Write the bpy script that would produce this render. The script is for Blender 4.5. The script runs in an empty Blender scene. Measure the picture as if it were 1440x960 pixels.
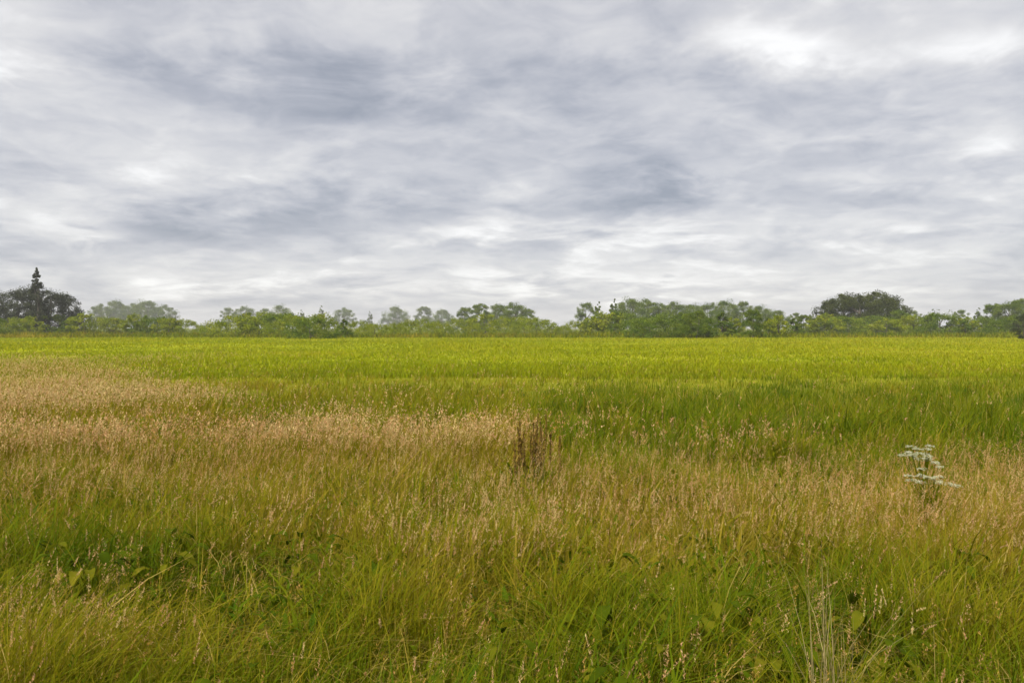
import bpy, math, random
import numpy as np

R = math.radians
rng = np.random.default_rng(7)
random.seed(7)
SC = bpy.context.scene
COL = SC.collection

# ------------------------------------------------------------------ camera
CAM_H = 1.5
FPX = 1120.0            # focal length in pixels of the 1440 px wide photograph
HOR = 461.0             # photo row of the horizon


def ground_at(px, py, z=0.0):
    """world point at height z seen at photo pixel (px, py); only used to choose places"""
    d = FPX * (CAM_H - z) / (py - HOR)
    return ((px - 720) / FPX * d, d)


def at_dist(px, d):
    return ((px - 720) / FPX * d, d)


cam = bpy.data.cameras.new('camera')
cam.sensor_width = 36
cam.lens = FPX / 1440 * 36
cam.clip_start = 0.05
cam.clip_end = 20000
co = bpy.data.objects.new('camera', cam)
COL.objects.link(co)
co.location = (0, 0, CAM_H)
co.rotation_euler = (R(90) - math.atan((480 - HOR) / FPX), 0, 0)
SC.camera = co

SC.view_settings.view_transform = 'Standard'
SC.view_settings.look = 'None'
SC.view_settings.exposure = 2.15
SC.view_settings.gamma = 1
SC.view_settings.use_curve_mapping = False


# ------------------------------------------------------------------ helpers
def tag(o, label=None, cat=None, group=None, kind=None):
    if label: o['label'] = label
    if cat: o['category'] = cat
    if group: o['group'] = group
    if kind: o['kind'] = kind
    return o


def mesh_np(name, verts, faces_list, mat, parent=None, attrs=None, smooth=False):
    """faces_list: list of int arrays (n,3)/(n,4); attrs: {name: per-face float array}"""
    me = bpy.data.meshes.new(name)
    verts = np.ascontiguousarray(verts, dtype=np.float32)
    me.vertices.add(len(verts))
    me.vertices.foreach_set('co', verts.ravel())
    loops, starts, off = [], [], 0
    for f in faces_list:
        n, k = f.shape
        loops.append(f.ravel())
        starts.append(off + np.arange(n) * k)
        off += n * k
    loops = np.concatenate(loops).astype(np.int32)
    starts = np.concatenate(starts).astype(np.int32)
    me.loops.add(len(loops))
    me.loops.foreach_set('vertex_index', loops)
    me.polygons.add(len(starts))
    me.polygons.foreach_set('loop_start', starts)
    if attrs:
        for an, av in attrs.items():
            a = me.attributes.new(an, 'FLOAT', 'FACE')
            a.data.foreach_set('value', np.asarray(av, dtype=np.float32))
    me.update(calc_edges=True)
    if smooth:
        me.polygons.foreach_set('use_smooth', np.ones(len(starts), dtype=bool))
    me.materials.append(mat)
    o = bpy.data.objects.new(name, me)
    COL.objects.link(o)
    if parent: o.parent = parent
    return o


def vnoise(x, y, scale, seed):
    """smooth lattice noise 0..1"""
    r = np.random.default_rng(seed)
    N = 256
    g = r.random((N, N))
    u, v = x / scale + 37.3, y / scale + 91.7
    i, j = np.floor(u).astype(int), np.floor(v).astype(int)
    fu, fv = u - i, v - j
    fu = fu * fu * (3 - 2 * fu); fv = fv * fv * (3 - 2 * fv)
    a, b = g[i % N, j % N], g[(i + 1) % N, j % N]
    c, d = g[i % N, (j + 1) % N], g[(i + 1) % N, (j + 1) % N]
    return (a * (1 - fu) + b * fu) * (1 - fv) + (c * (1 - fu) + d * fu) * fv


def fbm(x, y, scale, seed):
    return (vnoise(x, y, scale, seed) * .55 + vnoise(x, y, scale / 2.1, seed + 1) * .3
            + vnoise(x, y, scale / 4.3, seed + 2) * .15)


def sstep(a, b, x):
    t = np.clip((x - a) / (b - a), 0, 1)
    return t * t * (3 - 2 * t)


# ------------------------------------------------------------------ materials
def ramp_mat(name, stops, attr='tint', trans=0.35, rough=0.75, noise=0.0, nscale=3.0, spec=0.06):
    m = bpy.data.materials.new(name)
    m.use_nodes = True
    nt = m.node_tree; nt.nodes.clear()
    out = nt.nodes.new('ShaderNodeOutputMaterial')
    at = nt.nodes.new('ShaderNodeAttribute'); at.attribute_name = attr
    fac = at.outputs['Fac']
    if noise:
        tc = nt.nodes.new('ShaderNodeTexCoord')
        nz = nt.nodes.new('ShaderNodeTexNoise'); nz.inputs['Scale'].default_value = nscale
        nt.links.new(tc.outputs['Object'], nz.inputs['Vector'])
        ma = nt.nodes.new('ShaderNodeMath'); ma.operation = 'MULTIPLY_ADD'
        nt.links.new(nz.outputs['Fac'], ma.inputs[0]); ma.inputs[1].default_value = noise
        ad = nt.nodes.new('ShaderNodeMath'); ad.operation = 'SUBTRACT'
        nt.links.new(fac, ad.inputs[0]); ad.inputs[1].default_value = noise / 2
        nt.links.new(ad.outputs[0], ma.inputs[2])
        fac = ma.outputs[0]
    rp = nt.nodes.new('ShaderNodeValToRGB')
    el = rp.color_ramp.elements
    while len(el) > 1: el.remove(el[-1])
    el[0].position = stops[0][0]; el[0].color = (*stops[0][1], 1)
    for p, c in stops[1:]:
        e = el.new(p); e.color = (*c, 1)
    nt.links.new(fac, rp.inputs[0])
    pb = nt.nodes.new('ShaderNodeBsdfPrincipled')
    pb.inputs['Roughness'].default_value = rough
    pb.inputs['Specular IOR Level'].default_value = spec
    nt.links.new(rp.outputs[0], pb.inputs['Base Color'])
    if trans:
        tr = nt.nodes.new('ShaderNodeBsdfTranslucent')
        nt.links.new(rp.outputs[0], tr.inputs['Color'])
        mx = nt.nodes.new('ShaderNodeMixShader'); mx.inputs[0].default_value = trans
        nt.links.new(pb.outputs[0], mx.inputs[1]); nt.links.new(tr.outputs[0], mx.inputs[2])
        nt.links.new(mx.outputs[0], out.inputs['Surface'])
    else:
        nt.links.new(pb.outputs[0], out.inputs['Surface'])
    return m


M_leaf = ramp_mat('grass_leaf', [(0, (.055, .100, .002)), (.3, (.115, .150, .002)),
                                 (.55, (.185, .180, .004)), (.78, (.260, .200, .012)), (1, (.40, .30, .085))], noise=.15, trans=.4)
M_head = ramp_mat('grass_seed_head', [(0, (.24, .15, .020)), (.3, (.40, .24, .045)), (.55, (.53, .30, .14)),
                                      (.78, (.59, .38, .19)), (1, (.66, .51, .22))], trans=.35, rough=.9)
M_far = ramp_mat('field_grass', [(0, (.14, .19, .003)), (.5, (.25, .28, .004)), (1, (.36, .32, .015))], noise=.25, nscale=.3, trans=.4)
M_tree = ramp_mat('tree_leaf', [(0, (.055, .100, .008)), (.5, (.105, .155, .010)), (1, (.16, .20, .014))], trans=.3)
M_dark = ramp_mat('dark_tree_leaf', [(0, (.018, .024, .013)), (.5, (.036, .044, .020)), (1, (.064, .074, .028))], trans=.12)
M_bush = ramp_mat('bush_leaf', [(0, (.12, .17, .006)), (.5, (.19, .23, .008)), (1, (.28, .29, .014))], trans=.3)
M_mid = ramp_mat('mid_tree_leaf', [(0, (.026, .038, .008)), (.5, (.050, .064, .010)), (1, (.085, .10, .014))], trans=.2)
M_weed = ramp_mat('weed_leaf', [(0, (.036, .058, .002)), (.5, (.070, .095, .003)), (1, (.15, .14, .008))], noise=.5, nscale=30, trans=.35, spec=.03, rough=.9)
M_bark = ramp_mat('bark', [(0, (.06, .05, .04)), (1, (.14, .12, .09))], trans=0, rough=.9, noise=.8, nscale=2)
M_stalk = ramp_mat('dry_stalk', [(0, (.15, .13, .03)), (1, (.34, .27, .12))], trans=.2, rough=.8)
M_rust = ramp_mat('dock_seed', [(0, (.11, .070, .014)), (1, (.26, .16, .035))], trans=.15, rough=.9)
M_white = ramp_mat('pale_blossom', [(0, (.34, .37, .17)), (1, (.66, .64, .50))], trans=.2, rough=.8)


def ground_mat():
    m = bpy.data.materials.new('meadow_ground'); m.use_nodes = True
    nt = m.node_tree; nt.nodes.clear()
    out = nt.nodes.new('ShaderNodeOutputMaterial')
    tc = nt.nodes.new('ShaderNodeTexCoord')
    sp = nt.nodes.new('ShaderNodeSeparateXYZ'); nt.links.new(tc.outputs['Object'], sp.inputs[0])

    def noise(scale, detail, sx=1, sy=1):
        mp = nt.nodes.new('ShaderNodeMapping'); mp.inputs['Scale'].default_value = (sx, sy, 1)
        nt.links.new(tc.outputs['Object'], mp.inputs[0])
        n = nt.nodes.new('ShaderNodeTexNoise'); n.inputs['Scale'].default_value = scale
        n.inputs['Detail'].default_value = detail; n.inputs['Roughness'].default_value = .6
        nt.links.new(mp.outputs[0], n.inputs['Vector'])
        return n.outputs['Fac']

    def ramp(f, stops):
        rp = nt.nodes.new('ShaderNodeValToRGB'); el = rp.color_ramp.elements
        while len(el) > 1: el.remove(el[-1])
        el[0].position = stops[0][0]; el[0].color = (*stops[0][1], 1)
        for p, c in stops[1:]:
            e = el.new(p); e.color = (*c, 1)
        nt.links.new(f, rp.inputs[0]); return rp.outputs[0]

    def mix(f, a, b):
        mx = nt.nodes.new('ShaderNodeMix'); mx.data_type = 'RGBA'
        if isinstance(f, float): mx.inputs[0].default_value = f
        else: nt.links.new(f, mx.inputs[0])
        nt.links.new(a, mx.inputs[6]); nt.links.new(b, mx.inputs[7]); return mx.outputs[2]

    near = ramp(noise(3, 6), [(.3, (.055, .060, .004)), (.7, (.14, .12, .012))])
    far = ramp(noise(.05, 8, 1, .5), [(.3, (.20, .23, .004)), (.5, (.27, .29, .005)), (.72, (.36, .32, .018))])
    fine = ramp(noise(2.2, 5), [(.3, (.14, .18, .003)), (.7, (.34, .33, .012))])
    far = mix(.45, far, fine)
    mr = nt.nodes.new('ShaderNodeMapRange')
    mr.inputs[1].default_value = 14; mr.inputs[2].default_value = 30
    nt.links.new(sp.outputs[1], mr.inputs[0])
    col = mix(mr.outputs[0], near, far)
    # duller rough pasture beyond the bright field
    wob = nt.nodes.new('ShaderNodeMath'); wob.operation = 'MULTIPLY_ADD'
    nt.links.new(noise(.02, 4), wob.inputs[0]); wob.inputs[1].default_value = 60
    nt.links.new(sp.outputs[1], wob.inputs[2])
    mr2 = nt.nodes.new('ShaderNodeMapRange')
    mr2.inputs[1].default_value = 150; mr2.inputs[2].default_value = 180
    nt.links.new(wob.outputs[0], mr2.inputs[0])
    rough_p = ramp(noise(.03, 8, 1, 3), [(.3, (.075, .095, .016)), (.7, (.17, .18, .05))])
    col = mix(mr2.outputs[0], col, rough_p)
    pb = nt.nodes.new('ShaderNodeBsdfPrincipled'); pb.inputs['Roughness'].default_value = 1
    pb.inputs['Specular IOR Level'].default_value = 0.05
    nt.links.new(col, pb.inputs['Base Color'])
    bp = nt.nodes.new('ShaderNodeBump'); bp.inputs['Strength'].default_value = .8; bp.inputs['Distance'].default_value = .1
    nt.links.new(noise(6, 5), bp.inputs['Height']); nt.links.new(bp.outputs[0], pb.inputs['Normal'])
    nt.links.new(pb.outputs[0], out.inputs['Surface'])
    return m


# ------------------------------------------------------------------ ground sheet
def ground_z(x, y):
    d = np.hypot(x, y)
    s = sstep(3, 40, d)
    return ((fbm(x, y, 4.0, 50) - .5) * .10 + s * (fbm(x, y, 35, 51) - .5) * .35) * (1 - sstep(60, 140, d))


def build_ground():
    rad = np.concatenate([np.linspace(.3, 30, 70), np.geomspace(31, 2400, 90)])
    ang = np.linspace(0, 2 * math.pi, 241)[:-1]
    rr, aa = np.meshgrid(rad, ang, indexing='ij')
    x, y = (rr * np.cos(aa)).ravel(), (rr * np.sin(aa)).ravel()
    v = np.stack([x, y, ground_z(x, y)], 1)
    v = np.vstack([v, [[0, 0, 0]]])
    n, k = len(rad), len(ang)
    i, j = np.meshgrid(np.arange(n - 1), np.arange(k), indexing='ij')
    i, j = i.ravel(), j.ravel(); j2 = (j + 1) % k
    q = np.stack([i * k + j, (i + 1) * k + j, (i + 1) * k + j2, i * k + j2], 1)
    jj = np.arange(k)
    t = np.stack([np.full(k, n * k), jj, (jj + 1) % k], 1)
    o = mesh_np('ground', v, [q, t], ground_mat(), smooth=True)
    tag(o, 'flat meadow ground reaching to the horizon', 'ground', kind='structure')


build_ground()


# ------------------------------------------------------------------ grass
def blades(pos, h, w, az, lean, droop, segs, tint, base_z):
    """ribbon blades, vectorised. returns verts, quads, tris, face tint"""
    n = len(h)
    ts = np.linspace(0, 1, segs + 1)
    dx, dy = np.cos(az), np.sin(az)
    sd = az + math.pi / 2 + rng.normal(0, .5, n)
    sx, sy = np.cos(sd), np.sin(sd)
    V = np.empty((n, 2 * segs + 1, 3), np.float32)
    for k, t in enumerate(ts):
        off = lean * h * t * t
        cx = pos[:, 0] + dx * off; cy = pos[:, 1] + dy * off
        cz = base_z + h * (t - droop * t ** 3)
        ww = w * .5 * (1 - t ** 2.2) * (0.75 + .25 * min(1, t * 4))
        if k < segs:
            V[:, 2 * k] = np.stack([cx - sx * ww, cy - sy * ww, cz], 1)
            V[:, 2 * k + 1] = np.stack([cx + sx * ww, cy + sy * ww, cz], 1)
        else:
            V[:, 2 * k] = np.stack([cx, cy, cz], 1)
    m = 2 * segs + 1
    b = (np.arange(n) * m)[:, None]
    Q = [b + np.array([[2 * k, 2 * k + 1, 2 * k + 3, 2 * k + 2]]) for k in range(segs - 1)]
    T = b + np.array([[2 * segs - 2, 2 * segs - 1, 2 * segs]])
    Q = np.concatenate(Q) if Q else np.empty((0, 4), int)
    tq = np.tile(tint, segs - 1)
    return V.reshape(-1, 3), Q, T, tq, tint


def scatter(n, d0, d1, spread=.78, power=1.0):
    """points over a wedge in front of the viewpoint (wider than the view), denser near by"""
    d = d0 * (d1 / d0) ** (rng.random(n) ** power)
    x = (rng.random(n) * 2 - 1) * (d * spread + 1.0)
    y = np.sqrt(np.maximum(d * d - 0, 0)) + rng.normal(0, .02, n)
    return x, y


def blob(x, y, cx, cy, rx, ry):
    return np.exp(-(((x - cx) / rx) ** 2 + ((y - cy) / ry) ** 2))


def redness(x, y):
    """where the reddish flowering grass stands (0..1): a broad drift on the left, a nearer one on the right"""
    n = fbm(x, y, 1.6, 11)
    wide = fbm(x, y, 6, 15) - .5
    px = x / y
    a = sstep(4.5, 5.9, y + wide) * (1 - sstep(8.4, 10.6, y + wide * 3)) * (1 - sstep(-.12, .16, px + wide * .5))
    b = sstep(3.9, 4.5, y + wide * .6) * (1 - sstep(5.8, 7.2, y + wide)) * sstep(-.10, .16, px + wide * .5)
    b2 = 1.1 * sstep(5.3, 6.2, y + wide * .5) * (1 - sstep(7.2, 8.6, y + wide)) * sstep(-.03, .06, px + wide * .2) * (1 - sstep(.14, .30, px + wide * .4))
    c = sstep(10, 12, y) * (1 - sstep(26, 40, y)) * (1 - sstep(-.56, -.34, px + wide * .3))
    f = np.maximum.reduce([a, b * .85, b2, c])
    return np.clip(f * (.15 + 1.5 * sstep(.22, .75, n) + .5 * c) + .45 * blob(x, y, -1.75, 3.1, .45, .3) * n * 1.6, 0, 1)


def shade(x, y):
    """darker and lighter kinds of growth in the near meadow (-1..1)"""
    f = (fbm(x, y, .8, 91) * 2 - 1) + 1.1 * (fbm(x, y, .32, 97) * 2 - 1)
    f = f - 1.3 * blob(x, y, 1.0, 3.3, 1.0, .6) - .5 * blob(x, y, .3, 2.6, 1.6, .45) - .8 * blob(x, y, -2.2, 4.3, .75, .5) + 1.1 * blob(x, y, -1.35, 3.4, .45, .35)
    f = f + .5 * blob(x, y, -.15, 3.8, .5, .6)
    return f


def make_grass():
    for nm, n, d0, d1, segs, hm, wm, seed, lab in (
            ('meadow_grass', 330000, 1.2, 9.0, 3, .33, .0050, 21, 'dense olive green meadow grass in the foreground'),
            ('broad_grass', 26000, 1.2, 7.0, 4, .40, .0105, 25, 'broad bladed green grass mixed into the near meadow'),
            ('meadow_grass', 260000, 8.0, 32.0, 2, .33, .013, 21, 'olive and green meadow grass in the middle distance'),
            ):
        x, y = scatter(n, d0, d1)
        cl = fbm(x, y, .5, seed); big = fbm(x, y, 2.6, 22)
        keep = rng.random(n) < .03 + 1.9 * cl ** 2.6
        if nm == 'broad_grass': keep = rng.random(n) < sstep(.42, .62, cl)
        x, y, cl, big = x[keep], y[keep], cl[keep], big[keep]; n = len(x)
        p = np.stack([x, y], 1)
        red = redness(x, y); sh = shade(x, y)
        h = hm * (.20 + 1.25 * cl + .4 * big) * rng.uniform(.5, 1.3, n)
        h *= (1 - .35 * sstep(10, 22, y)) * (1 + .12 * sh)
        w = wm * rng.uniform(.5, 1.5, n)
        az = rng.uniform(0, 2 * math.pi, n)
        az = np.where(rng.random(n) < .4, rng.normal(.3, .9, n), az)
        lean = rng.uniform(.05, 1.0, n); droop = rng.uniform(.0, .45, n)
        green = sstep(-.02, .12, x / y) * sstep(6.3, 8, y) * (1 - sstep(16, 30, y))
        tint = .19 + .5 * fbm(x, y, 1.1, 23) + .06 * sstep(-.2, .6, x) * (1 - sstep(3.8, 5, y)) + .15 * (big - .5) + rng.normal(0, .12, n) + .30 * red - .24 * green + .24 * sh
        tint += .06 * sstep(10, 25, y) * (1 - green) + .05 * sstep(3, 5, y)
        if nm == 'broad_grass': tint -= .12
        dry = rng.random(n) < .05 + .08 * red
        tint = np.where(dry, rng.uniform(.75, 1, n), np.clip(tint, 0, .8))
        V, Q, T, tq, tt = blades(p, h, w, az, lean, droop, segs, tint, ground_z(x, y) - .02)
        o = mesh_np(nm, V, [Q, T], M_leaf, attrs={'tint': np.concatenate([tq, tt])})
        tag(o, lab, 'grass', kind='stuff')
    # dead blades lying over the growing grass
    n = 16000
    x, y = scatter(n, 1.3, 8)
    h = rng.uniform(.08, .30, n)
    V, Q, T, tq, tt = blades(np.stack([x, y], 1), h, rng.uniform(.002, .005, n), rng.uniform(0, 6.28, n), rng.uniform(1.2, 3, n), rng.uniform(.5, .95, n), 3,
                             rng.uniform(.7, 1, n), ground_z(x, y) + rng.uniform(.02, .16, n))
    o = mesh_np('dead_grass', V, [Q, T], M_leaf, attrs={'tint': np.concatenate([tq, tt])})
    tag(o, 'pale dead blades lying through the foreground grass', 'grass', kind='stuff')
    # low broad leaves (clover, plantain and the like) between the blades
    n = 26000
    x, y = scatter(n, 1.3, 7)
    keep = rng.random(n) < sstep(.45, .62, fbm(x, y, .45, 95)); x, y = x[keep], y[keep]; n = len(x)
    V, Q, T, tq, tt = blades(np.stack([x, y], 1), rng.uniform(.03, .10, n), rng.uniform(.012, .03, n), rng.uniform(0, 6.28, n), rng.uniform(.6, 1.6, n), rng.uniform(.2, .6, n), 3,
                             np.clip(rng.normal(.12, .1, n), 0, .5), ground_z(x, y) + rng.uniform(.03, .22, n))
    o = mesh_np('low_leaves', V, [Q, T], M_leaf, attrs={'tint': np.concatenate([tq, tt])})
    tag(o, 'small broad green leaves growing low in the foreground grass', 'ground cover', kind='stuff')
    # far bright field: short uneven turf
    n = 230000
    x, y = scatter(n, 24, 150)
    p = np.stack([x, y], 1)
    tuft = fbm(x, y, 2.5, 35)
    h = .16 * rng.uniform(.5, 1.5, n) * (.3 + 1.6 * tuft * fbm(x, y, 12, 31) * 1.6); w = .045 * rng.uniform(.5, 1.4, n) * (y / 40)
    bright = sstep(30, 48, y)
    tint = .0 + .5 * fbm(x, y, 9, 33) + .35 * (tuft - .5) + rng.normal(0, .14, n) + .10 * sstep(-.2, .6, x / y) + .28 * bright
    V, Q, T, tq, tt = blades(p, h, w, rng.uniform(0, 6.28, n), rng.uniform(.1, .8, n), rng.uniform(0, .3, n), 2, np.clip(tint, 0, 1), ground_z(x, y) - .01)
    o = mesh_np('field_grass', V, [Q, T], M_far, attrs={'tint': np.concatenate([tq, tt])})
    tag(o, 'short bright yellow green grass of the far field', 'grass', kind='stuff')


make_grass()


def panicle(n, nm, lab, x, y, red, hm, ns, wsc, wide_rng, len_rng, spk, tint_off, mat_head):
    """flowering grasses: a thin stem and a head of small spikelets"""
    h = hm * rng.uniform(.6, 1.15, n) * (.75 + .5 * fbm(x, y, 1.4, 42)) * (1 - .25 * sstep(10, 20, y))
    az = rng.normal(.4, 1.3, n); lean = np.abs(rng.normal(.16, .16, n)); droop = rng.uniform(0, .10, n) + .25 * (rng.random(n) < .12)
    p = np.stack([x, y], 1); bz = ground_z(x, y)
    V, Q, T, tq, tt = blades(p, h, .0018 * wsc * rng.uniform(.7, 1.3, n), az, lean, droop, 3, rng.uniform(.4, .85, n), bz)
    o = mesh_np(nm + '_stem', V, [Q, T], M_leaf, attrs={'tint': np.concatenate([tq, tt])})
    tag(o, lab.replace('heads', 'stems'), 'grass', kind='stuff')
    L = h * rng.uniform(*len_rng, n)
    wide = rng.uniform(*wide_rng, n) * (.7 + .3 * wsc)
    tint = np.clip(.1 + .6 * fbm(x, y, 1.7, 43) + rng.normal(0, .2, n) + .15 * red + tint_off + .22 * sstep(9, 13, y), 0, 1)
    t0 = rng.random((n, ns))
    t = 1 - (L / h)[:, None] * t0
    off = (lean * h)[:, None] * t * t
    ax = x[:, None] + np.cos(az)[:, None] * off
    ay = y[:, None] + np.sin(az)[:, None] * off
    az_ = bz[:, None] + h[:, None] * (t - droop[:, None] * t ** 3)
    prof = np.sin(np.pi * np.clip(t0 * .92 + .06, 0, 1)) ** .7 * (.45 + .8 * t0)
    th = rng.uniform(0, 2 * math.pi, (n, ns))
    r = wide[:, None] * prof * rng.uniform(.15, 1.15, (n, ns))
    sl = spk * rng.uniform(.6, 1.3, (n, ns)) * (.8 + .35 * wsc); sw = sl * rng.uniform(.18, .38, (n, ns)) * (.8 + .2 * wsc)
    up = rng.uniform(.5, 1.0, (n, ns)); k = np.sqrt(1 - up * up * .98)
    th2 = rng.uniform(0, 2 * math.pi, (n, ns))
    c = np.stack([ax + np.cos(th) * r, ay + np.sin(th) * r, az_], -1)
    u = np.stack([np.cos(th) * k, np.sin(th) * k, up], -1) * sl[..., None]
    w = np.stack([np.cos(th2), np.sin(th2), np.zeros_like(th)], -1) * sw[..., None]
    V = np.stack([c - u, c + w, c + u, c - w], 2).reshape(-1, 3)
    m = n * ns
    o = mesh_np(nm, V, [np.arange(m * 4).reshape(m, 4)], mat_head, attrs={'tint': np.clip(np.repeat(tint, ns) + rng.normal(0, .1, m), 0, 1)})
    tag(o, lab, 'grass', kind='stuff')


def make_heads():
    def pick(n, d0, d1, base, seed, gain=1.0):
        x, y = scatter(n, d0, d1); red = redness(x, y)
        base = base * (1 - .75 * sstep(6.5, 8, y) * sstep(0, .15, x / y) * (1 - sstep(20, 30, y)))
        keep = rng.random(n) < np.clip(1.15 * gain * red + base * 2 * sstep(.35, .7, fbm(x, y, .7, seed)), 0, 1)
        return x[keep], y[keep], red[keep]
    x, y, red = pick(30000, 1.5, 9.0, .035, 44)
    panicle(len(x), 'loose_flowering_grass', 'reddish brown loose flowering grass heads above the near meadow', x, y, red, .58, 34, .8, (.006, .026), (.16, .34), .0042, 0, M_head)
    x, y, red = pick(20000, 1.5, 9.0, .04, 45, .7)
    panicle(len(x), 'soft_spike_grass', 'pale tan soft spike grass heads scattered in the near meadow', x, y, red, .50, 40, .8, (.003, .009), (.10, .22), .0048, .25, M_head)
    x, y, red = pick(8000, 1.4, 6.0, .10, 46, .2)
    panicle(len(x), 'slender_spike_grass', 'thin greenish slender spike grass heads in the near meadow', x, y, red, .62, 26, .8, (.001, .003), (.18, .3), .0050, -.3, M_leaf)
    x, y, red = pick(95000, 8.0, 42.0, .04, 47)
    panicle(len(x), 'drift_flowering_grass', 'tan and pinkish seeding grass heads drifting across the middle of the meadow', x, y, red, .58, 8, 2.2, (.007, .018), (.16, .3), .0085, .12, M_head)


make_heads()


# ------------------------------------------------------------------ trees
def rings(path, radii, k=7):
    """tube through the points of path"""
    path = np.asarray(path, float); n = len(path)
    V = []
    for i in range(n):
        d = path[min(i + 1, n - 1)] - path[max(i - 1, 0)]; d /= np.linalg.norm(d) + 1e-9
        a = np.cross(d, [0.31, .9, .2]); a /= np.linalg.norm(a) + 1e-9
        b = np.cross(d, a)
        for j in range(k):
            t = 2 * math.pi * j / k
            V.append(path[i] + radii[i] * (math.cos(t) * a + math.sin(t) * b))
    F = [[i * k + j, i * k + (j + 1) % k, (i + 1) * k + (j + 1) % k, (i + 1) * k + j] for i in range(n - 1) for j in range(k)]
    return np.array(V), np.array(F)


def join(parts):
    V, F, o = [], [], 0
    for v, f in parts:
        V.append(v); F.append(f + o); o += len(v)
    return np.concatenate(V), np.concatenate(F)


def leaf_quads(c, size, r):
    n = len(c)
    a = r.normal(size=(n, 3)); a /= np.linalg.norm(a, axis=1)[:, None]
    b = np.cross(a, r.normal(size=(n, 3))); b /= np.linalg.norm(b, axis=1)[:, None]
    s = (size * r.uniform(.6, 1.4, n))[:, None]
    V = np.stack([c - a * s, c + b * s * .6, c + a * s, c - b * s * .6], 1).reshape(-1, 3)
    return V, np.arange(n * 4).reshape(n, 4)


def make_tree(name, H, W, mat, seed, shape='round', nclump=80, per=200, leaf=.13, trunk_frac=.28):
    """unit prototypes in metres; Empty > trunk, crown"""
    r = np.random.default_rng(seed)
    root = bpy.data.objects.new(name, None); COL.objects.link(root)
    parts = []
    tip = np.array([r.normal(0, .04) * H, r.normal(0, .04) * H, H * .8])
    tr = [np.array([0, 0, -.3]) * 1.0]
    for k in range(1, 6):
        tr.append(tip * k / 5 + np.array([r.normal(0, .012) * H, r.normal(0, .012) * H, 0]))
    parts.append(rings(tr, [H * .03 * (1 - .17 * k) for k in range(6)]))
    cen = []
    for _ in range(nclump):
        u = r.uniform(0, 1) ** (1.3 if shape == 'cone' else 1.0); th = r.uniform(0, 2 * math.pi)
        z = trunk_frac + (1 - trunk_frac) * u
        if shape == 'round':
            prof = math.sqrt(max(0, 1 - (2 * (u ** .85) - 1) ** 2)) * .95 + .08
        elif shape == 'cone':
            prof = (1 - u) ** .8 + .05
        elif shape == 'column':
            prof = .55 * math.sin(math.pi * min(1, u * .9 + .1)) ** .6 + .1
        else:
            prof = math.sqrt(max(0, 1 - u ** 2.2)) + .1
        rr = W * .5 * prof * r.uniform(.45, 1.08)
        cen.append([math.cos(th) * rr, math.sin(th) * rr, z * H * r.uniform(.94, 1.0)])
    cen = np.array(cen)
    for k in range(min(9, nclump)):
        c = cen[r.integers(nclump)]
        s = tip * max(.15, min(.9, c[2] / H - .18)) / .8 * .8
        parts.append(rings([s, (s + c) / 2 + [0, 0, -.02 * H], c], [H * .012, H * .008, H * .003], 5))
    V, F = join(parts)
    trunk = mesh_np('trunk', V, [F], M_bark, root, attrs={'tint': r.random(len(F))}, smooth=True)
    cr = (H * W * W) ** (1 / 3) * .105
    P = []; tint = []
    for c in cen:
        s = cr * r.uniform(.6, 1.35)
        if shape == 'cone': s *= max(.25, 1.25 - 1.1 * c[2] / H)
        q = r.normal(size=(per, 3)); q /= np.linalg.norm(q, axis=1)[:, None]
        q *= (r.random(per) ** .6)[:, None] * s * np.array([1.1, 1.1, 1.0]) * r.uniform(.8, 1.25)
        P.append(c + q); tint.append(np.full(per, r.uniform(.1, .9)) + r.normal(0, .12, per))
    P = np.concatenate(P); P[:, 2] = np.maximum(P[:, 2], .05)
    V, F = leaf_quads(P, leaf, r)
    crown = mesh_np('crown', V, [F], mat, root, attrs={'tint': np.clip(np.concatenate(tint), 0, 1)})
    return root


def copy_thing(root):
    c = root.copy(); COL.objects.link(c)
    for ch in root.children:
        d = ch.copy(); COL.objects.link(d); d.parent = c
    return c


PROTO = {}
USED = set()


def put(kind, px, d, h, label, group, cat='tree', wide=1.0, rot=None):
    """stand a copy of a kind of tree of height h (m) at distance d in the photo's column px"""
    proto, ph = PROTO[kind]
    if kind in USED: o = copy_thing(proto)
    else: o = proto; USED.add(kind)
    x, y = at_dist(px, d)
    o.location = (x, y, 0)
    s = h / ph
    o.scale = (s * wide, s * wide, s)
    o.rotation_euler = (0, 0, random.uniform(0, 6.28) if rot is None else rot)
    tag(o, label, cat, group)
    return o


KINDS = {'round': [], 'loose': [], 'dark': [], 'poplar': [], 'bush': [], 'low': [], 'shrub': [], 'mid': []}


def kind(k, h, *a, **kw):
    key = k + str(len(KINDS[k])); PROTO[key] = (make_tree(*a, **kw), h); KINDS[k].append(key)


kind('round', 10, 'broadleaf_tree', 10, 9, M_tree, 1, 'round', trunk_frac=.16)
kind('round', 10, 'broadleaf_tree', 10, 7.4, M_tree, 12, 'dome', trunk_frac=.12)
kind('round', 10, 'broadleaf_tree', 10, 10.5, M_tree, 13, 'dome', nclump=95, trunk_frac=.14)
kind('loose', 10, 'broadleaf_tree', 10, 7, M_tree, 2, 'round', nclump=48, trunk_frac=.18)
kind('loose', 10, 'broadleaf_tree', 10, 5.4, M_tree, 14, 'cone', nclump=60, trunk_frac=.12)
kind('dark', 10, 'broadleaf_tree', 10, 9, M_dark, 3, 'dome', nclump=95, per=95, trunk_frac=.05)
kind('dark', 10, 'broadleaf_tree', 10, 7, M_dark, 15, 'round', nclump=80, per=95, trunk_frac=.06)
kind('mid', 10, 'broadleaf_tree', 10, 8.6, M_mid, 21, 'round', nclump=80, trunk_frac=.08)
kind('mid', 10, 'broadleaf_tree', 10, 7.6, M_mid, 22, 'dome', nclump=75, trunk_frac=.08)
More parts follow.
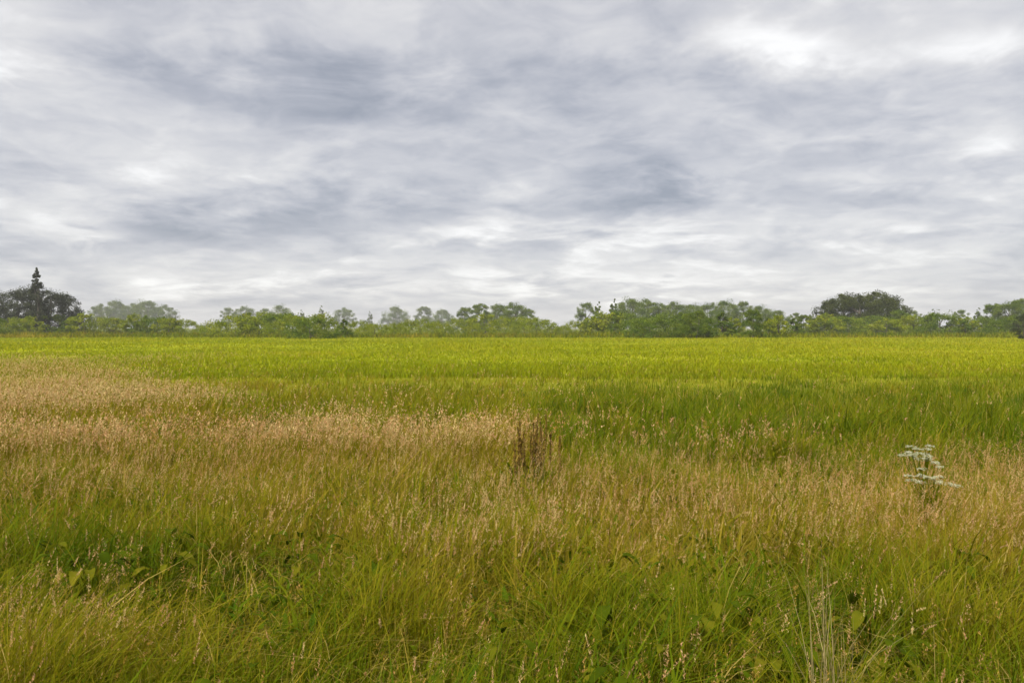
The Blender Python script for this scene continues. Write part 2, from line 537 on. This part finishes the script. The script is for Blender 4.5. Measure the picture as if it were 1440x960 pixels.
kind('poplar', 14, 'conifer_tree', 14, 5.2, M_dark, 4, 'cone', nclump=150, per=70, leaf=.13, trunk_frac=.08)
kind('bush', 3, 'hedge_bush', 3, 5, M_bush, 5, 'dome', nclump=70, per=70, leaf=.085, trunk_frac=.02)
kind('bush', 3, 'hedge_bush', 3, 3.4, M_bush, 16, 'round', nclump=54, per=70, leaf=.085, trunk_frac=.04)
kind('low', 3, 'hedge_bush', 3, 7.5, M_bush, 18, 'dome', nclump=80, per=80, leaf=.085, trunk_frac=.0)
kind('shrub', 3, 'hedge_bush', 3, 6, M_tree, 6, 'dome', nclump=90, per=70, leaf=.085, trunk_frac=.02)
kind('shrub', 3, 'hedge_bush', 3, 3.6, M_tree, 17, 'cone', nclump=60, per=70, leaf=.085, trunk_frac=.03)


def pick_kind(k): return random.choice(KINDS[k])


NTH = ['first', 'second', 'third', 'fourth', 'fifth', 'sixth', 'seventh', 'eighth', 'ninth', 'tenth', 'eleventh', 'twelfth', 'thirteenth',
       'fourteenth', 'fifteenth', 'sixteenth', 'seventeenth', 'eighteenth']


def nth(look, place, i):
    return '%s, %s from the left %s' % (look, NTH[i], place)


def row(px, top, d):
    """height of a tree at distance d whose top reaches photo row top"""
    return CAM_H + (HOR - top) * d / FPX


# dark clump on the far left
for i, (px, d, top, k) in enumerate(((-30, 190, 414, 'dark0'), (-4, 200, 411, 'dark0'), (22, 186, 410, 'dark1'), (40, 196, 406, 'dark0'), (68, 188, 409, 'dark1'),
                      (84, 198, 413, 'dark0'), (100, 192, 420, 'dark1'))):
    put(k, px, d, row(px, top, d), nth('dark broad tree', 'in the far left clump', i), 'dark trees of the left clump', wide=1.15)
put('poplar0', 52, 182, row(52, 376, 182), 'tall pointed dark conifer rising out of the left clump', None)
for i, (px, d, top) in enumerate(((142, 520, 428), (163, 540, 424), (188, 530, 427), (206, 500, 424), (230, 545, 429), (322, 560, 433), (345, 590, 431),
                   (372, 580, 434), (394, 560, 430), (424, 585, 435), (452, 570, 429), (484, 600, 433), (520, 590, 437), (556, 610, 432), (596, 600, 431), (622, 590, 436))):
    d *= 1.3
    put(pick_kind(random.choice(['round', 'loose'])), px, d, row(px, top, d), nth('pale hazy tree', 'in the thin row left of centre', i), 'pale trees left of centre', wide=random.uniform(.9, 1.3))
for i, (px, d, top) in enumerate(((654, 330, 432), (676, 320, 427), (700, 335, 429), (724, 325, 426), (742, 340, 434))):
    put(pick_kind('round'), px, d, row(px, top, d), nth('green tree', 'in the small grove at the middle of the horizon', i), 'trees of the middle grove', wide=1.1)
for i, (px, d, top) in enumerate(((824, 300, 426), (842, 290, 423), (864, 300, 419), (886, 292, 421), (906, 305, 421), (928, 310, 427), (950, 300, 425), (974, 312, 429), (996, 318, 426),
                   (1020, 300, 424), (1044, 305, 424), (1068, 315, 431), (1092, 318, 437), (1118, 320, 440), (1142, 315, 437))):
    put(pick_kind(random.choice(['round', 'round', 'loose'])), px, d, row(px, top, d), nth('green tree', 'in the long row right of centre', i), 'trees of the long row', wide=random.uniform(.95, 1.25))
for i, (px, d, top) in enumerate(((1166, 200, 419), (1188, 205, 414), (1210, 198, 416), (1234, 202, 411), (1250, 206, 418))):
    put(pick_kind('mid'), px, d, row(px, top, d), nth('taller dark green tree', 'in the domed right clump', i), 'trees of the right clump', wide=1.15)
for i, (px, d, top) in enumerate(((1284, 330, 437), (1312, 340, 434), (1350, 330, 436), (1376, 320, 432), (1398, 230, 427), (1420, 225, 424), (1438, 235, 420), (1462, 230, 422))):
    put(pick_kind(random.choice(['mid', 'round']) if px > 1390 else 'loose'), px, d, row(px, top, d), nth('green tree', 'in the straggling row at the right end', i), 'trees at the right end', wide=1.1)
put('dark1', 1440, 105, 3.3, 'very dark low bushy tree cut by the right edge', None, wide=1.1)
n = 42000
xx = rng.uniform(-170, 170, n); yy = rng.uniform(118, 150, n)
hh = rng.uniform(.3, 1.0, n) * (.3 + 1.4 * fbm(xx, yy, 9, 77)) * sstep(116, 126, yy + 8 * fbm(xx, yy, 20, 78))
V, Q, T, tq, tt = blades(np.stack([xx, yy], 1), hh, rng.uniform(.10, .28, n), rng.uniform(0, 6.28, n), rng.uniform(.1, .6, n), rng.uniform(0, .3, n), 2,
                         np.clip(.1 + .75 * fbm(xx, yy, 14, 79) + rng.normal(0, .1, n), 0, 1), np.zeros(n) - .02)
tag(mesh_np('rough_grass', V, [Q, T], M_leaf, attrs={'tint': np.concatenate([tq, tt])}), 'rank uncut grass along the foot of the far hedge', 'grass', kind='stuff')
# rough hedge between the bright field and the trees
x = -90
while x < 1540:
    light = 490 < x < 645 or 745 < x < 818 or 255 < x < 315
    gap = 758 < x < 805 or 272 < x < 305
    right = x > 815
    dd = random.uniform(135, 175) + 25 * math.sin(x * .011)
    top = (random.uniform(450, 457) if light else random.uniform(440, 452)) + (-2 if right else 0)
    if gap: top = random.uniform(458, 462)
    k = 'low' if light else random.choice(['bush', 'bush', 'low', 'shrub']) if not right else random.choice(['shrub', 'shrub', 'round', 'bush'])
    if k == 'round': top -= 4
    lab = 'low light green bush of the far hedge' if k == 'low' else 'green bush of the far hedge below the horizon trees'
    put(pick_kind(k), x, dd, row(x, top, dd), lab, 'low bushes of the far hedge' if k == 'low' else 'bushes of the far hedge', 'bush', wide=random.uniform(.9, 1.5))
    x += random.uniform(14, 30)


# ------------------------------------------------------------------ foreground plants
def at_tint(V, F, mat, name, parent, lo=0, hi=1, smooth=False):
    return mesh_np(name, V, [F], mat, parent, attrs={'tint': rng.uniform(lo, hi, len(F))}, smooth=smooth)


def seed_plant(name, loc, H, label, cat, head_mat, seed, nst=5, group=None):
    """dock like plant: upright stems closely set with small rusty seeds, long leaves at the base"""
    r = np.random.default_rng(seed)
    root = bpy.data.objects.new(name, None); COL.objects.link(root)
    root.location = (loc[0], loc[1], float(ground_z(np.array([loc[0]]), np.array([loc[1]]))[0]))
    tag(root, label, cat, group)
    for s in range(nst):
        h = H * r.uniform(.55, 1); a = r.uniform(0, 6.28); l = r.uniform(.01, .12) * H
        bx, by = r.normal(0, .105), r.normal(0, .09)
        kx, ky = r.normal(0, .008, 6), r.normal(0, .008, 6)
        p = [np.array([bx + math.cos(a) * l * t * t + kx[q], by + math.sin(a) * l * t * t + ky[q], h * t]) for q, t in enumerate(np.linspace(0, 1, 6))]
        V, F = rings(p, [.005 * (1 - .6 * t) for t in np.linspace(0, 1, 6)], 5)
        st = at_tint(V, F, M_stalk, 'stem', root, 0, .4, True)
        t = r.uniform(.48, 1, 420)
        c = np.stack([np.interp(t, np.linspace(0, 1, 6), [q[i] for q in p]) for i in range(3)], 1)
        rad = .030 * (1.15 - t) ** .5 * (0.6 + .4 * np.sin(t * 60))
        th = r.uniform(0, 6.28, 420)
        c[:, 0] += np.cos(th) * rad * r.random(420); c[:, 1] += np.sin(th) * rad * r.random(420)
        V, F = leaf_quads(c, .0065, r)
        at_tint(V, F, head_mat, 'seed_head', root)
    n = 34
    V, Q, T, tq, tt = blades(r.normal(size=(n, 2)) * .11, H * r.uniform(.4, .8, n), r.uniform(.014, .035, n), r.uniform(0, 6.28, n), r.uniform(.5, 1.1, n), r.uniform(.2, .5, n), 4, r.uniform(.1, .45, n), np.zeros(n))
    mesh_np('leaf_rosette', V, [Q, T], M_leaf, root, attrs={'tint': np.concatenate([tq, tt])})
    return root


x0, y0 = ground_at(748, 712)
seed_plant('dock_plant', (x0, y0), .78, 'dark brown seeding dock plant standing at the middle of the meadow', 'plant', M_rust, 61, 22)


def umbel_plant(name, loc, H, label, cat, seed):
    r = np.random.default_rng(seed)
    root = bpy.data.objects.new(name, None); COL.objects.link(root)
    root.location = (loc[0], loc[1], float(ground_z(np.array([loc[0]]), np.array([loc[1]]))[0]))
    tag(root, label, cat)
    V, F = rings([[0, 0, 0], [.01, 0, H * .5], [.02, .01, H * .82]], [.006, .005, .004], 6)
    at_tint(V, F, M_leaf, 'stem', root, .3, .5, True)
    for s in range(17):
        a = r.uniform(0, 6.28); k = r.uniform(.05, 1) ** .7 * .15
        top = np.array([math.cos(a) * k, math.sin(a) * k, H * (r.uniform(.82, 1.0) - .6 * k)])
        b0 = np.array([.015, .005, H * r.uniform(.35, .6)])
        mid = b0 * .45 + top * .55 + [0, 0, -.03]
        V, F = rings([b0, mid, top], [.0045, .0036, .0026], 5)
        at_tint(V, F, M_leaf, 'branch', root, .2, .5, True)
        ur = r.uniform(.018, .038)
        V, F = [], 0
        tubes, pts = [], []
        for q in range(22):                     # rays of the umbel, each with a tuft of tiny flowers
            b, m = r.uniform(0, 6.28), r.random() ** .5 * ur
            e = top + [math.cos(b) * m, math.sin(b) * m, .016 + r.uniform(-.005, .005) - m * m * 9]
            tubes.append(rings([top, e], [.0009, .0006], 3))
            pts.append(e + r.normal(size=(12, 3)) * [.004, .004, .0022])
        V, F = join(tubes)
        at_tint(V, F, M_leaf, 'ray', root, .3, .6)
        V, F = leaf_quads(np.concatenate(pts), .0026, r)
        at_tint(V, F, M_white, 'blossom', root)
    n = 26
    V, Q, T, tq, tt = blades(r.normal(size=(n, 2)) * .05, H * r.uniform(.35, .8, n), r.uniform(.012, .03, n), r.uniform(0, 6.28, n), r.uniform(.2, .7, n), r.uniform(.1, .4, n), 4, r.uniform(.25, .6, n), np.zeros(n))
    mesh_np('foliage', V, [Q, T], M_leaf, root, attrs={'tint': np.concatenate([tq, tt])})
    return root


x0, y0 = ground_at(1300, 765)
umbel_plant('umbel_plant', (x0, y0), .68, 'taller whitish flowering plant on green stems among the golden grass at the right', 'plant', 71)
umbel_plant('umbel_plant', (x0 - .10, y0 - .30), .57, 'shorter whitish flowering plant just in front of the taller one at the right', 'plant', 72)


def leaf_weed(seed):
    """a low weed of broad folded leaves on short stalks"""
    r = np.random.default_rng(seed)
    root = bpy.data.objects.new('broad_leaf_weed', None); COL.objects.link(root)
    stalks = []
    for k in range(15):
        a = r.uniform(0, 6.28); reach = r.uniform(.05, .17); z = r.uniform(.10, .30); Ln = r.uniform(.05, .10); Wd = Ln * r.uniform(.22, .32)
        d = np.array([math.cos(a), math.sin(a), 0]); sd = np.array([-d[1], d[0], 0])
        b = d * reach + [0, 0, z]
        stalks.append(rings([[0, 0, 0], d * reach * .4 + [0, 0, z * .7], b], [.003, .0025, .002], 5))
        rise = r.uniform(-.1, .5)
        tq = r.uniform(.0, 1)
        LV, LF, o, lt = [], [], 0, []
        for q in range(7):
            t = q / 6
            c = b + d * Ln * t + np.array([0, 0, Ln * (rise * t - .75 * t * t)])
            w = Wd * (math.sin(math.pi * min(.98, t * .9 + .06)) ** .8) + .001
            wob = r.normal(0, .003)
            LV += [c - sd * w + [0, 0, w * .35 + wob], c, c + sd * w + [0, 0, w * .35 - wob]]
            if q < 6:
                LF += [[o, o + 1, o + 4, o + 3], [o + 1, o + 2, o + 5, o + 4]]; lt += [tq, tq + .02]
            o += 3
        mesh_np('leaf', np.array(LV), [np.array(LF)], M_weed, root, attrs={'tint': lt}, smooth=True)
    V, F = join(stalks)
    at_tint(V, F, M_leaf, 'stalk', root, .2, .5, True)
    return root


weeds = [leaf_weed(90), leaf_weed(91), leaf_weed(92)]
for k, (px, d, sc) in enumerate(((866, 3.35, 1.1), (1003, 3.3, 1.15), (902, 2.75, 1.0), (596, 2.55, 1.0), (1242, 2.75, 1.1), (1098, 3.0, 1.0), (850, 4.0, 1.1), (228, 4.1, 1.2),
                                 (122, 3.9, 1.2), (20, 4.1, 1.1), (420, 4.2, 1.1), (1340, 4.0, 1.0), (1230, 3.3, 1.1), (330, 2.7, .9), (700, 3.1, .9), (1060, 2.6, 1.0))):
    o = weeds[k] if k < 3 else copy_thing(weeds[k % 3])
    x0, y0 = at_dist(px, d)
    o.location = (x0, y0, float(ground_z(np.array([x0]), np.array([y0]))[0]) + .04)
    o.rotation_euler = (0, 0, k * 2.4); o.scale = (sc, sc, sc)
    tag(o, 'low dark green weed with broad leaves half hidden in the foreground grass', 'weed', 'broad leaved weeds in the grass')


def dry_tuft(name, loc, H, label, seed):
    r = np.random.default_rng(seed)
    root = bpy.data.objects.new(name, None); COL.objects.link(root)
    root.location = (loc[0], loc[1], float(ground_z(np.array([loc[0]]), np.array([loc[1]]))[0]))
    tag(root, label, 'grass tuft')
    n = 70
    p = r.normal(size=(n, 2)) * .030
    V, Q, T, tq, tt = blades(p, H * r.uniform(.35, 1, n), r.uniform(.002, .0045, n), r.uniform(0, 6.28, n), np.abs(r.normal(.10, .16, n)) + .5 * (r.random(n) < .2), r.uniform(0, .25, n), 5, r.uniform(.2, 1, n), np.zeros(n))
    mesh_np('dry_blades', V, [Q, T], M_stalk, root, attrs={'tint': np.concatenate([tq, tt])})
    n = 130
    V, Q, T, tq, tt = blades(r.normal(size=(n, 2)) * .05, H * r.uniform(.3, .75, n), r.uniform(.003, .006, n), r.uniform(0, 6.28, n), r.uniform(.2, .9, n), r.uniform(0, .4, n), 4, r.uniform(.2, .6, n), np.zeros(n))
    mesh_np('green_blades', V, [Q, T], M_leaf, root, attrs={'tint': np.concatenate([tq, tt])})
    return root


x0, y0 = at_dist(1173, 2.6)
dry_tuft('dry_grass_tuft', (x0, y0), .86, 'narrow upright tuft of pale dry grass in the right foreground', 81)


# ------------------------------------------------------------------ sky, light, air
SUN_EL, SUN_ROT = R(52), R(215)


def world():
    w = bpy.data.worlds.new('World'); SC.world = w; w.use_nodes = True
    nt = w.node_tree; nt.nodes.clear(); L = nt.links
    out = nt.nodes.new('ShaderNodeOutputWorld'); bg = nt.nodes.new('ShaderNodeBackground')
    bg.inputs['Strength'].default_value = .1
    sky = nt.nodes.new('ShaderNodeTexSky'); sky.sky_type = 'NISHITA'; sky.sun_disc = False
    sky.sun_elevation = SUN_EL; sky.sun_rotation = SUN_ROT
    tc = nt.nodes.new('ShaderNodeTexCoord')
    sep = nt.nodes.new('ShaderNodeSeparateXYZ'); L.new(tc.outputs['Generated'], sep.inputs[0])

    def math_(op, a, b=None, c=None):
        n = nt.nodes.new('ShaderNodeMath'); n.operation = op
        for i, v in enumerate((a, b, c)):
            if v is None: continue
            if isinstance(v, (int, float)): n.inputs[i].default_value = v
            else: L.new(v, n.inputs[i])
        return n.outputs[0]

    # a cloud deck: the view direction carried up to a flat layer (softened at the horizon)
    zz = math_('MAXIMUM', sep.outputs[2], 0.0)
    den = math_('ADD', zz, .17)
    u = math_('DIVIDE', sep.outputs[0], den); v = math_('DIVIDE', sep.outputs[1], den)
    cb = nt.nodes.new('ShaderNodeCombineXYZ'); L.new(u, cb.inputs[0]); L.new(v, cb.inputs[1])

    def noise(scale, det, rough, loc=(0, 0, 0), sc=(1, 1, 1), dist=0.0):
        mp = nt.nodes.new('ShaderNodeMapping'); mp.inputs['Location'].default_value = loc; mp.inputs['Scale'].default_value = sc
        L.new(cb.outputs[0], mp.inputs[0])
        n = nt.nodes.new('ShaderNodeTexNoise'); n.inputs['Scale'].default_value = scale; n.inputs['Detail'].default_value = det
        n.inputs['Roughness'].default_value = rough; n.inputs['Distortion'].default_value = dist
        L.new(mp.outputs[0], n.inputs['Vector']); return n.outputs['Fac']

    n1 = noise(.75, 9, .52, (3.1, 1.7, 0), dist=.3)
    n2 = noise(2.3, 10, .60, (8.1, 4.7, 0), dist=.6)
    n3 = noise(6.5, 9, .62, (2.1, 9.3, 0), dist=.8)

    n4 = noise(1.9, 12, .55, (5.3, 2.2, 0), dist=.25)
    frag = nt.nodes.new('ShaderNodeMapRange'); frag.interpolation_type = 'SMOOTHSTEP'
    frag.inputs[1].default_value = .47; frag.inputs[2].default_value = .60; frag.inputs[3].default_value = -.5; frag.inputs[4].default_value = .5
    L.new(n4, frag.inputs[0])
    # masses of the layer: (photo column, row, half width, half height, amount) turned into directions
    def bump(px, py, rx, ry, amt):
        X = (px - 720) / FPX; Z = (HOR - py) / FPX
        # direction compared through x/y and z/y so that every mass is an ellipse in the sky
        return (X, Z, rx / FPX, ry / FPX, amt)
    masses = [bump(430, 125, 210, 52, -.24), bump(220, 110, 140, 36, -.12), bump(520, 150, 120, 36, -.12), bump(760, 40, 180, 50, .12), bump(180, 45, 120, 25, .03),
              bump(910, 140, 90, 30, -.06), bump(930, 250, 110, 26, .07), bump(150, 75, 110, 28, .11), bump(60, 110, 80, 40, .06), bump(790, 325, 60, 24, .12), bump(900, 208, 220, 34, -.14), bump(885, 285, 120, 26, -.22), 
              bump(250, 318, 75, 26, -.30), bump(410, 320, 120, 44, -.20), bump(100, 245, 110, 26, -.10), bump(1250, 280, 150, 22, -.10),
              bump(1120, 140, 160, 25, -.07), bump(1400, 250, 60, 25, -.07),
              bump(1100, 75, 110, 34, .34), bump(1390, 65, 110, 40, .34), bump(1230, 150, 160, 30, .08), bump(1385, 190, 60, 24, .24),
              bump(90, 322, 70, 18, .26), bump(640, 322, 105, 20, .28), bump(910, 326, 120, 18, .24), bump(1090, 290, 90, 18, .12),
              bump(1260, 322, 90, 16, .12), bump(20, 45, 80, 60, .28), bump(670, 238, 100, 36, .12), bump(960, 205, 80, 46, .16), bump(720, 372, 900, 34, .07), bump(1130, 60, 140, 36, .10), bump(560, 160, 90, 40, -.08), bump(790, 85, 110, 32, .10), bump(270, 220, 60, 20, .10), bump(1190, 250, 80, 14, .10),
              bump(360, 390, 230, 18, .16), bump(880, 392, 200, 18, .20), bump(1250, 400, 200, 18, .06)]
    yy = math_('MAXIMUM', sep.outputs[1], .05)
    sx = math_('DIVIDE', sep.outputs[0], yy); sz = math_('DIVIDE', sep.outputs[2], yy)
    # ragged edges
    sx = math_('MULTIPLY_ADD', math_('SUBTRACT', n1, .5), .30, sx)
    sz = math_('MULTIPLY_ADD', math_('SUBTRACT', n2, .5), .12, sz)
    tot = None
    for X, Z, rx, rz, amt in masses:
        a = math_('DIVIDE', math_('SUBTRACT', sx, X), rx); b = math_('DIVIDE', math_('SUBTRACT', sz, Z), rz)
        q = math_('ADD', math_('MULTIPLY', a, a), math_('MULTIPLY', b, b))
        e = math_('MULTIPLY', math_('POWER', 2.718, math_('MULTIPLY', q, -1)), amt)
        tot = e if tot is None else math_('ADD', tot, e)
    val = math_('MULTIPLY_ADD', math_('SUBTRACT', n1, .5), .8, .56)
    val = math_('MULTIPLY_ADD', math_('SUBTRACT', n2, .5), .75, val)
    val = math_('MULTIPLY_ADD', tot, 1.25, val)
    val = math_('MULTIPLY_ADD', math_('SUBTRACT', n3, .5), .46, val)
    val = math_('MULTIPLY_ADD', frag.outputs[0], .16, val)
    rp = nt.nodes.new('ShaderNodeValToRGB'); el = rp.color_ramp.elements
    st = [(.08, (.30, .325, .385)), (.32, (.44, .455, .51)), (.52, (.585, .59, .625)), (.72, (.735, .73, .735)), (.98, (1.0, .995, .985))]
    while len(el) > 1: el.remove(el[-1])
    el[0].position = st[0][0]; el[0].color = (*st[0][1], 1)
    for p, c in st[1:]:
        e = el.new(p); e.color = (*c, 1)
    L.new(val, rp.inputs[0])
    sc = nt.nodes.new('ShaderNodeVectorMath'); sc.operation = 'SCALE'; sc.inputs[3].default_value = 2.26
    L.new(rp.outputs[0], sc.inputs[0])
    mx = nt.nodes.new('ShaderNodeMix'); mx.data_type = 'RGBA'; mx.inputs[0].default_value = .97
    L.new(sky.outputs[0], mx.inputs[6]); L.new(sc.outputs[0], mx.inputs[7])
    L.new(mx.outputs[2], bg.inputs['Color']); L.new(bg.outputs[0], out.inputs['Surface'])


world()

sl = bpy.data.lights.new('sun', 'SUN'); sl.energy = 1.5; sl.angle = R(12); sl.color = (1, .95, .86)
so = bpy.data.objects.new('sun', sl); COL.objects.link(so)
so.rotation_euler = (R(90) - SUN_EL, 0, R(180) - SUN_ROT)


def haze():
    m = bpy.data.materials.new('haze_air'); m.use_nodes = True
    nt = m.node_tree; nt.nodes.clear()
    out = nt.nodes.new('ShaderNodeOutputMaterial'); pv = nt.nodes.new('ShaderNodeVolumePrincipled')
    pv.inputs['Color'].default_value = (.97, .97, .96, 1); pv.inputs['Density'].default_value = .0003
    nt.links.new(pv.outputs[0], out.inputs['Volume'])
    s, z0, z1 = 2450, -2.0, 40
    v = np.array([[x, y, z] for z in (z0, z1) for x, y in ((-s, -s), (s, -s), (s, s), (-s, s))], float)
    f = np.array([[3, 2, 1, 0], [4, 5, 6, 7], [0, 1, 5, 4], [1, 2, 6, 5], [2, 3, 7, 6], [3, 0, 4, 7]])
    o = mesh_np('haze', v, [f], m); tag(o, 'thin pale haze over the fields', 'haze', kind='stuff')


haze()
SC.cycles.volume_bounces = 0
SC.cycles.max_bounces = 6
